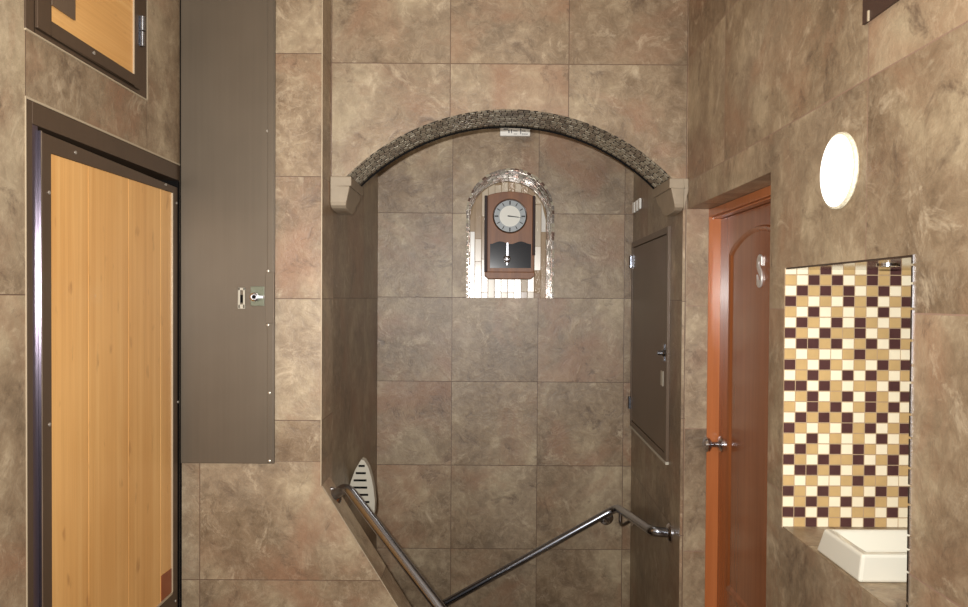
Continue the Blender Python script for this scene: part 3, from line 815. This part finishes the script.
# pale metal edge on the corner of the end wall
mb = MB(); mb.box((XSL0 - 0.0025, YF - 0.0020, dg0.z), (XSL0 + 0.0004, YF + 0.004, ZC - 0.001))
struct(mb.build('trim_4', M['trim_edge']), 'thin pale edge strip on the end wall corner beside the arch', 'trim')
mb = MB()
ex = dg0.x + (0.05 - dg0.z) / sl
mb.prism([(dg0.x - 0.0015, YF - 0.0025, dg0.z), (dg0.x + 0.0008, YF - 0.0025, dg0.z), (ex + 0.0008, YF - 0.0025, 0.05), (ex - 0.0015, YF - 0.0025, 0.05)],
         [(dg0.x - 0.0015, YF + 0.004, dg0.z), (dg0.x + 0.0008, YF + 0.004, dg0.z), (ex + 0.0008, YF + 0.004, 0.05), (ex - 0.0015, YF + 0.004, 0.05)])
struct(mb.build('trim_5', M['trim_edge']), 'thin pale edge strip down the sloping parapet', 'trim')

mb = MB(); mb.box((XL, YF - 0.003, 0.02), (XL + 0.006, YF - 0.0002, ZC - 0.001))
struct(mb.build('trim_11', M['black']), 'narrow dark joint in the corner between the bamboo door wall and the end wall', 'joint')

# ------------------------------------------------------------------ bamboo door in the left wall
bd = thing('door_1', (XL, 2.12, 0.0), 'bamboo board door in a dark bronze metal frame on the left wall', 'door', kind='structure')
y0d, y1d, ztd = DL[0], DL[1], DL[3]
fi = PX(38, 126, XL); zfi = fi.z; yfi = fi.y
mb = MB()
x0, x1 = XL - 0.10, XL + 0.0008
mb.box((x0, y0d, 0), (x1, yfi - 0.022, ztd)); mb.box((x0, yfi - 0.022, zfi), (x1, yfi, ztd)); mb.box((x0, yfi, zfi), (x1, y1d - 0.0005, ztd)); mb.build('frame', M['bronze'], bd, bevel=0.002)
mb = MB()
mb.box((XL - 0.001, y0d - 0.0025, 0), (x1 + 0.001, y0d, ztd + 0.005)); mb.box((XL - 0.001, y0d, ztd), (x1 + 0.001, YF - 0.004, ztd + 0.005)); mb.build('edge_trim', M['trim_edge'], bd)
lt0 = PX(39.5, 131, XL).z; lt1 = PX(179, 188.5, XL).z
ya0, ya1 = yfi + 0.006, YF - 0.022
lx0, lx1 = XL - 0.045, XL - 0.004
def ztp(y): return lt0 + (lt1 - lt0) * (y - ya0) / (ya1 - ya0)
bp = [PX(52.7, 153, XL + 0.004), PX(174, 192.5, XL + 0.004), PX(173.5, 594, XL + 0.004)]
by0, by1 = bp[0].y, bp[1].y; bz0 = bp[2].z
def bzt(y): return bp[0].z + (bp[1].z - bp[0].z) * (y - by0) / (by1 - by0)
mb = MB(); mb.box((x0, YF - 0.012, 0.0), (XL - 0.001, YF - 0.0012, zfi - 0.0005)); mb.build('far_jamb', M['black'], bd)  # coloured black so the gap past the leaf stays in shade
lf = MB()
def ybox(mb, y0, y1, zb0, zb1, zt0, zt1, xa, xb, mi=0):
    mb.hexa([(xa, y0, zb0), (xb, y0, zb0), (xb, y1, zb1), (xa, y1, zb1), (xa, y0, zt0), (xb, y0, zt0), (xb, y1, zt1), (xa, y1, zt1)], mi)
ybox(lf, ya0, ya1, bzt(ya0), bzt(ya1), ztp(ya0), ztp(ya1), lx0, XL)               # top rail
ybox(lf, ya0, by0, 0.02, 0.02, bzt(ya0), bzt(by0), lx0, XL)                      # near stile
ybox(lf, by1, ya1, 0.02, 0.02, bzt(by1), bzt(ya1), lx0, XL)                      # far stile
ybox(lf, by0, by1, 0.02, 0.02, bz0, bz0, lx0, XL)                                # bottom kick plate
leafo = lf.build('leaf_frame', M['bronze'], bd)
mb = MB(); mb.box((x0, yfi - 0.0215, 0.0), (XL - 0.0006, yfi - 0.0003, zfi - 0.001)); mb.build('channel', M['channel'], bd)
mb = MB(); mb.box((lx0, ya0 - 0.0055, 0.02), (XL + 0.006, ya0 - 0.0003, ztp(ya0))); mb.build('leaf_edge', M['chrome'], bd)
edges = [by0] + [PX(x, 300, XL).y for x in (89.5, 129.5, 161.5)] + [by1]
for i in range(4):
    e0, e1 = edges[i] + 0.0012, edges[i + 1] - 0.0012
    mb = MB(); ybox(mb, e0, e1, bz0 + 0.001, bz0 + 0.001, bzt(e0) - 0.001, bzt(e1) - 0.001, lx0 + 0.01, XL - 0.003)
    mb.build('bamboo_board', M['bamboo_v'], bd)
mb = MB()
for e in edges[1:4]: ybox(mb, e - 0.0012, e + 0.0012, bz0 + 0.001, bz0 + 0.001, bzt(e) - 0.002, bzt(e) - 0.002, lx0 + 0.01, XL - 0.0045)
mb.build('board_joints', M['seam'], bd)
mb = MB(); mb.box((XL - 0.006, by1 - 0.004, bz0), (XL + 0.0015, by1, bzt(by1) - 0.002)); mb.box((XL - 0.006, by0, bz0), (XL + 0.0015, by1, bz0 + 0.006)); mb.build('bead', M['trim_edge'], bd)
rp = [PX(161.8, 576, XL), PX(173.0, 567.5, XL)]
mb = MB(); ybox(mb, edges[3] + 0.003, by1 - 0.005, bz0 + 0.007, bz0 + 0.007, rp[0].z, rp[1].z, XL - 0.004, XL - 0.0015); tag(mb.build('patch', M['red_patch'], bd), 'reddish brown patch low on the bamboo', None)
def screw_x(px, py, par, X, r=0.0045):
    c = PX(px, py, X); mb = MB(); mb.lathe((X - 0.0005, c.y, c.z), (1, 0, 0), [(r, 0), (r, 0.002), (r * 0.6, 0.0032), (0.0005, 0.0034)], 12); mb.build('screw', M['screw'], par, smooth=True)
for p in ((75.5, 152.5), (165.8, 184.5), (49, 192.5), (49.5, 424.5), (176.5, 203), (178, 402), (175.5, 601)): screw_x(p[0], p[1], bd, XL)

# ------------------------------------------------------------------ upper bamboo cabinet
uc = thing('wall_cabinet', (XL, 2.0, UL[2]), 'high wall cabinet with a bamboo door above the bamboo door on the left', 'cabinet')
u0, u1, uz0, uz1 = UL
x0, x1 = XL - 0.10, XL + 0.004
fl_ = PX(33, 30, XL).y; fr_ = PX(138, 60, XL).y
mb = MB(); mb.box((x0, u0, uz0), (x1, fl_, uz1)); mb.box((x0, fr_, uz0), (x1, u1, uz1)); mb.box((x0, fl_, uz0), (x1, fr_, uz0 + 0.012)); mb.build('frame', M['bronze'], uc, bevel=0.002)
mb = MB(); mb.box((x0, u1, uz0 - 0.002), (x1 + 0.001, u1 + 0.005, uz1)); mb.box((XL - 0.001, u0, uz0 - 0.004), (x1 + 0.001, u1 + 0.005, uz0)); mb.build('edge_trim', M['trim_edge'], uc)
lz0 = uz0 + 0.014
b0y, b1y = PX(47, 22, XL).y, PX(131, 72, XL).y; bz_ = (PX(47, 22.6, XL).z + PX(131, 72.5, XL).z) / 2
mb = MB()
mb.box((XL - 0.03, fl_ + 0.002, lz0), (XL + 0.010, b0y, uz1)); mb.box((XL - 0.03, b1y, lz0), (XL + 0.010, fr_ - 0.002, uz1)); mb.box((XL - 0.03, b0y, lz0), (XL + 0.010, b1y, bz_))
udoor = mb.build('door', M['bronze'], uc, bevel=0.0015)
mb = MB(); mb.box((XL - 0.025, b0y, bz_), (XL + 0.007, b1y, uz1)); mb.build('bamboo_panel', M['bamboo_h'], udoor)
c0, c1 = PX(47, 6.3, XL), PX(70.7, 19, XL); 
mb = MB(); mb.box((XL + 0.0072, b0y, (c0.z + c1.z) / 2), (XL + 0.0125, c1.y, (c0.z + c1.z) / 2 + 0.16)); mb.build('lock_plate', M['dark_metal'], udoor, bevel=0.001)
mb = MB(); mb.box((XL + 0.007, b1y - 0.004, bz_), (XL + 0.0112, b1y, uz1)); mb.build('bead', M['trim_edge'], udoor)
screw_x(94, 53, udoor, XL + 0.0100)
hz0, hz1 = PX(142, 50, XL).z, PX(142, 21, XL).z; hy = PX(142.3, 35, XL + 0.016).y
mb = MB()
mb.tube([(XL + 0.016, hy, hz0), (XL + 0.016, hy, (hz0 + hz1) / 2 - 0.002)], 0.008, 12); mb.tube([(XL + 0.016, hy, (hz0 + hz1) / 2 + 0.002), (XL + 0.016, hy, hz1)], 0.0095, 12)
mb.box((XL + 0.0042, hy - 0.014, hz0), (XL + 0.012, hy + 0.010, hz1)); mb.build('hinge', M['steel'], uc, smooth=True)

# ------------------------------------------------------------------ dark panel high on the right wall
e0 = PX(865.5, 25, XR); 
mb = MB(); mb.box((XR - 0.006, 1.0, e0.z), (XR - 0.0005, e0.y, e0.z + 0.45)); 
dp = thing('wall_panel', (XR, 1.25, e0.z), 'dark brown panel at the top edge, high on the right wall', 'panel')
mb.build('face', M['brown_panel'], dp)
mb = MB(); mb.box((XR - 0.009, PX(872, 20, XR).y - 0.003, e0.z - 0.002), (XR - 0.0062, PX(872, 20, XR).y + 0.001, PX(872, 11, XR).z)); mb.build('edge_bead', M['trim_edge'], dp)

# ------------------------------------------------------------------ round wall lamp
lc = PX(837.5, 171, XR - 0.008)
lm = thing('wall_lamp', (XR, lc.y, lc.z - 0.08), 'round glowing white lamp on the right tile wall above the sink niche', 'lamp')
RL = 0.5 * (PX(839, 132.5, XR - 0.01).z - PX(839, 209.5, XR - 0.01).z)
mb = MB(); mb.lathe((XR - 0.0005, lc.y, lc.z), (-1, 0, 0), [(RL * 0.96, 0), (RL * 1.0, 0.004), (RL * 0.99, 0.009), (RL * 0.93, 0.011)], 48); mb.build('rim', M['lamp_rim'], lm, smooth=True)
mb = MB(); mb.lathe((XR - 0.0095, lc.y, lc.z), (-1, 0, 0), [(RL * 0.95, 0), (RL * 0.93, 0.002), (RL * 0.75, 0.005), (RL * 0.4, 0.007), (0.001, 0.0075)], 48); mb.build('diffuser', M['lamp'], lm, smooth=True)

# ------------------------------------------------------------------ sink niche: mosaic, soffit, ledge, downlight
PAT = ["CCGBCGCBGBG", "GCBGBCGBGBC", "CBGBGBCGBCG", "BGCGCBGBCGB", "GCBCGCGCBCG", "CBGCBCBGCGB", "BGCBGGBCGBC", "CBBGBCGBCBG", "GCGCCGBGGCC",
       "BGCBGCGCBGB", "CGBGCBCBGCG", "BBCBGCGGCBC", "CGBCGBCBGCB", "GCBGBCGBGBC", "CBGBGBCGBCG", "BGCGCBGBCGB", "GCBCGCGCBCG", "CBGCBCBGCGB",
       "BGCBGGBCGBC", "CBBGBCGBCBG", "GCGCCGBGGCC", "BGCBGCGCBGB", "CGBGCBCBGCG", "BBCBGCGGCBC", "CGBCGBCBGCC"]
sN = F / NY1
tw, thh = 11.62 / sN, 10.56 / sN
mb = MB()
yM = NY1 - 0.0005
mb.box((XR + 0.0005, yM - 0.003, NZ0), (XN - 0.001, yM, NZ1), 3)
zrow = PY(785, 274.7, NY1).z
for r in range(25):
    zt2 = zrow - (r - 1) * thh; zb2 = zt2 - thh
    if r == 0: zt2 = NZ1
    zt2 = min(zt2, NZ1) - 0.001; zb2 = max(zb2 + 0.001, NZ0 + 0.0005)
    if zt2 - zb2 < 0.002: continue
    for ci in range(16):
        ch = PAT[r][ci % 11] if ci < 11 else PAT[(r + 5) % 25][ci % 11]
        xa = XR + 0.001 + ci * tw; xb = xa + tw - 0.0020
        xb = min(xb, XN - 0.002)
        if xb - xa < 0.003: continue
        jx, jz = (random.random() - .5) * 0.0004, (random.random() - .5) * 0.0004
        yy = yM - 0.0045
        e = 0.0006
        f0 = [(xa, yM - 0.003, zb2), (xb, yM - 0.003, zb2), (xb, yM - 0.003, zt2), (xa, yM - 0.003, zt2)]
        f1 = [(xa + e, yy + jx, zb2 + e), (xb - e, yy + jz, zb2 + e), (xb - e, yy - jx, zt2 - e), (xa + e, yy - jz, zt2 - e)]
        mb.prism(f0, f1, 'CGB'.index(ch))
struct(mb.build('trim_6', [M['cream'], M['gold'], M['plum'], M['grout']]), 'cream, tan and dark brown square mosaic inside the sink niche', 'mosaic')
mb = MB(); mb.box((XR + 0.001, NY0 + 0.0005, NZ1 - 0.004), (XN, NY1 - 0.006, NZ1 - 0.0005))
struct(mb.build('trim_7', M['soffit']), 'polished dark underside at the top of the sink niche', 'soffit')
mb = MB(); mb.box((XR + 0.001, NY0 + 0.0005, NZ0 + 0.0002), (XN, NY1 - 0.0055, NZ0 + 0.003))
struct(mb.build('trim_8', M['tile_floor']), 'tiled ledge of the sink niche under the white basin', 'ledge')
mb = MB(); mb.box((XN - 0.001, NY0, NZ0), (XN + 0.02, NY1, NZ1))
struct(mb.build('trim_9', M['grout']), 'plain inner back of the sink niche', 'niche back')
mb = MB()
zz = NZ0
while zz < NZ1 - 0.01:
    l = 0.02 + random.random() * 0.03
    mb.box((XR - 0.0025, NY0 - 0.001, zz), (XR + 0.004, NY0 + 0.004, min(zz + l, NZ1))); zz += l + 0.004
struct(mb.build('trim_10', M['chrome']), 'thin bright edge strip on the near side of the sink niche', 'trim')
dlc = Vector((0.825, 1.555, NZ1 - 0.004))
dl = thing('downlight', (dlc.x, dlc.y, dlc.z), 'tiny recessed downlight in the top of the sink niche', 'lamp')
mb = MB(); mb.lathe(dlc + Vector((0, 0, -0.0002)), (0, 0, -1), [(0.022, 0), (0.022, 0.003), (0.015, 0.004), (0.014, 0.001), (0.013, 0.0005)], 24); mb.build('ring', M['chrome'], dl, smooth=True)
mb = MB(); mb.lathe(dlc + Vector((0, 0, -0.0008)), (0, 0, -1), [(0.012, 0), (0.012, 0.0015), (0.001, 0.002)], 20); mb.build('lens', M['led'], dl)
sd = bpy.data.lights.new('downlight_beam', 'SPOT'); sd.energy = 1.1; sd.spot_size = math.radians(130); sd.spot_blend = 0.8; sd.color = (1, 0.93, 0.80); sd.shadow_soft_size = 0.012
so = bpy.data.objects.new('downlight_beam', sd); COL.objects.link(so); so.location = (dlc.x, dlc.y, dlc.z - 0.012)

# ------------------------------------------------------------------ wash basin
zl = NZ0 + 0.0032
hb = 0.058
s1 = zl; s2 = zl + hb
yf_, yb2 = 1.446, 1.612
xl_, xr_ = XR + 0.004, XR + 0.40
bot = [(xl_, yf_ + 0.010), (xr_, yf_ + 0.010), (xr_, yb2 + 0.036), (xl_, yb2 + 0.036)]
rim = [(xl_ + 0.001, yf_), (xr_, yf_), (xr_, yb2), (xl_ + 0.001, yb2)]
inn = [(xl_ + 0.020, yf_ + 0.022), (xr_ - 0.03, yf_ + 0.022), (xr_ - 0.03, yb2 - 0.012), (xl_ + 0.020, yb2 - 0.012)]
low = [(xl_ + 0.045, yf_ + 0.045), (xr_ - 0.13, yf_ + 0.045), (xr_ - 0.13, yb2 - 0.04), (xl_ + 0.045, yb2 - 0.04)]
mb = MB()
R4 = [[(x, y, s1) for x, y in bot], [(x, y, s2) for x, y in rim], [(x, y, s2) for x, y in inn], [(x, y, s1 + 0.02) for x, y in low]]
b = len(mb.v)
for ring in R4: mb.v += [Vector(p) for p in ring]
for i in range(3):
    for q in range(4):
        q2 = (q + 1) % 4
        mb.f.append((b + i * 4 + q, b + i * 4 + q2, b + (i + 1) * 4 + q2, b + (i + 1) * 4 + q)); mb.mi.append(0)
mb.f.append((b + 3, b + 2, b + 1, b)); mb.mi.append(0); mb.f.append((b + 12, b + 13, b + 14, b + 15)); mb.mi.append(0)
sk = thing('wash_basin', (xl_ + 0.2, 1.56, s1), 'white rectangular porcelain wash basin in the mosaic niche on the right', 'basin')
mb.build('bowl', M['porcelain'], sk, bevel=0.006, bseg=3)
mb = MB(); mb.lathe((xl_ + 0.15, (yf_ + yb2) / 2, s1 + 0.0201), (0, 0, 1), [(0.02, 0), (0.02, 0.003), (0.012, 0.004), (0.001, 0.002)], 20); mb.build('drain', M['chrome'], sk, smooth=True)

# ------------------------------------------------------------------ wooden door in the right recess
XD0 = PY(708.5, 230, YA).x; XD1 = PY(719.3, 230, YA).x
d_out = PX(740, 196.5, XD0); 
hz = (PX(710, 209, XD0).z + PX(770, 184.8, XD0).z) / 2
hz2 = (PX(721, 218, XD1).z + PX(770, 198.5, XD1).z) / 2
wd = thing('door_2', (XD1, 2.3, 0.0), 'orange brown panelled wooden door with a chrome letter S in the right wall recess', 'door', kind='structure')
yD0, yD1 = DR[0] + 0.001, YA - 0.001
mb = MB(); mb.box((XD0, yD1 - 0.004, 0), (XD1 + 0.045, yD1, hz)); 
mb.build('jamb', M['jamb_wood'], wd)
mb = MB(); mb.box((XD0, yD0, hz2), (XD1 + 0.045, yD1 - 0.0045, min(hz, DR[3] - 0.001))); 
mb.box((XD0 + 0.012, yD0, hz2 - 0.006), (XD1 + 0.045, yD1 - 0.0045, hz2)); mb.build('head_jamb', M['jamb_wood'], wd, bevel=0.002)
mb = MB(); mb.box((XD0, yD0, 0), (XD1 + 0.045, yD0 + 0.03, hz2 - 0.007)); mb.build('jamb', M['jamb_wood'], wd)
# leaf with sunk, arch-headed panel and raised moulding
yA_, yB_ = yD0 + 0.031, yD1 - 0.005
zL0, zL1 = 0.01, hz2 - 0.008
mb = MB(); mb.box((XD1 + 0.004, yA_, zL0), (XD1 + 0.044, yB_, zL1)); leaf2 = mb.build('leaf', M['door_wood'], wd)
py1 = PX(729.5, 260, XD1).y; py0 = yA_ + (yB_ - py1)
zspg = PX(730.5, 252, XD1).z; zap = PX(771, 226, XD1).z + 0.012
pzb = PX(720, 583, XD1).z
def panel_outline(inset):
    a0, a1 = py0 + inset, py1 - inset; zlo_ = pzb + inset
    pts = [(a0, zlo_), (a1, zlo_)]
    n = 20
    for i in range(n + 1):
        t = i / n; y = a1 + (a0 - a1) * t
        sgm = zap - zspg
        pts.append((y, zspg - inset * 0.6 + sgm * math.sin(math.pi * t) ** 0.75))
    return pts
o0, o1, o2, o3 = panel_outline(0.0), panel_outline(0.008), panel_outline(0.020), panel_outline(0.030)
mb = MB()
def ring_between(ra, xa, rb, xb):
    n = len(ra)
    for i in range(n):
        j = (i + 1) % n
        mb.face([(xa, *ra[i]), (xa, *ra[j]), (xb, *rb[j]), (xb, *rb[i])])
xs_ = XD1 + 0.0045
ring_between(o0, xs_, o1, xs_ - 0.009); ring_between(o1, xs_ - 0.009, o2, xs_ - 0.006); ring_between(o2, xs_ - 0.006, o3, xs_ - 0.0005)
mb.build('moulding', M['door_wood'], leaf2, smooth=False)
mb = MB(); mb.prism([(xs_, *p) for p in o3], [(xs_ - 0.0012, *p) for p in o3]); mb.build('panel', M['door_wood'], leaf2)
# chrome letter S
fc = bpy.data.curves.new('letter', 'FONT'); fc.body = 'S'; fc.size = 0.17; fc.extrude = 0.0015; fc.offset = 0.004; fc.bevel_depth = 0.0012; fc.bevel_resolution = 2; fc.align_x = 'CENTER'
fo = bpy.data.objects.new('letter', fc); COL.objects.link(fo)
dg = bpy.context.evaluated_depsgraph_get()
me = bpy.data.meshes.new_from_object(fo.evaluated_get(dg)); bpy.data.objects.remove(fo); bpy.data.curves.remove(fc)
lc2 = PX(758, 271, XD1 - 0.005)
vs = [v.co.copy() for v in me.vertices]
z0_, z1_ = min(v.y for v in vs), max(v.y for v in vs); xm_ = 0.5 * (min(v.x for v in vs) + max(v.x for v in vs)); zm_ = (z0_ + z1_) / 2
want = PX(758, 254, XD1).z - PX(758, 287, XD1).z
kk = want / (z1_ - z0_)
mb = MB()
mb.v = [Vector((XD1 + 0.0005 - v.z * 1.0, lc2.y - (v.x - xm_) * kk * 0.72, lc2.z + (v.y - zm_) * kk)) for v in vs]
mb.f = [tuple(p.vertices) for p in me.polygons]; mb.mi = [0] * len(mb.f)
mb.build('letter', M['letter'], wd, smooth=True)
# knob
kp = PX(718.5, 443.5, XD1)
kp.y = min(kp.y, yB_ - 0.03)
mb = MB(); mb.lathe((XD1 + 0.0035, kp.y, kp.z), (-1, 0, 0), [(0.028, 0), (0.028, 0.005), (0.022, 0.009), (0.010, 0.011), (0.010, 0.032), (0.016, 0.036), (0.026, 0.044), (0.027, 0.052), (0.022, 0.060), (0.010, 0.064), (0.001, 0.065)], 28)
mb.build('knob', M['chrome'], wd, smooth=True)
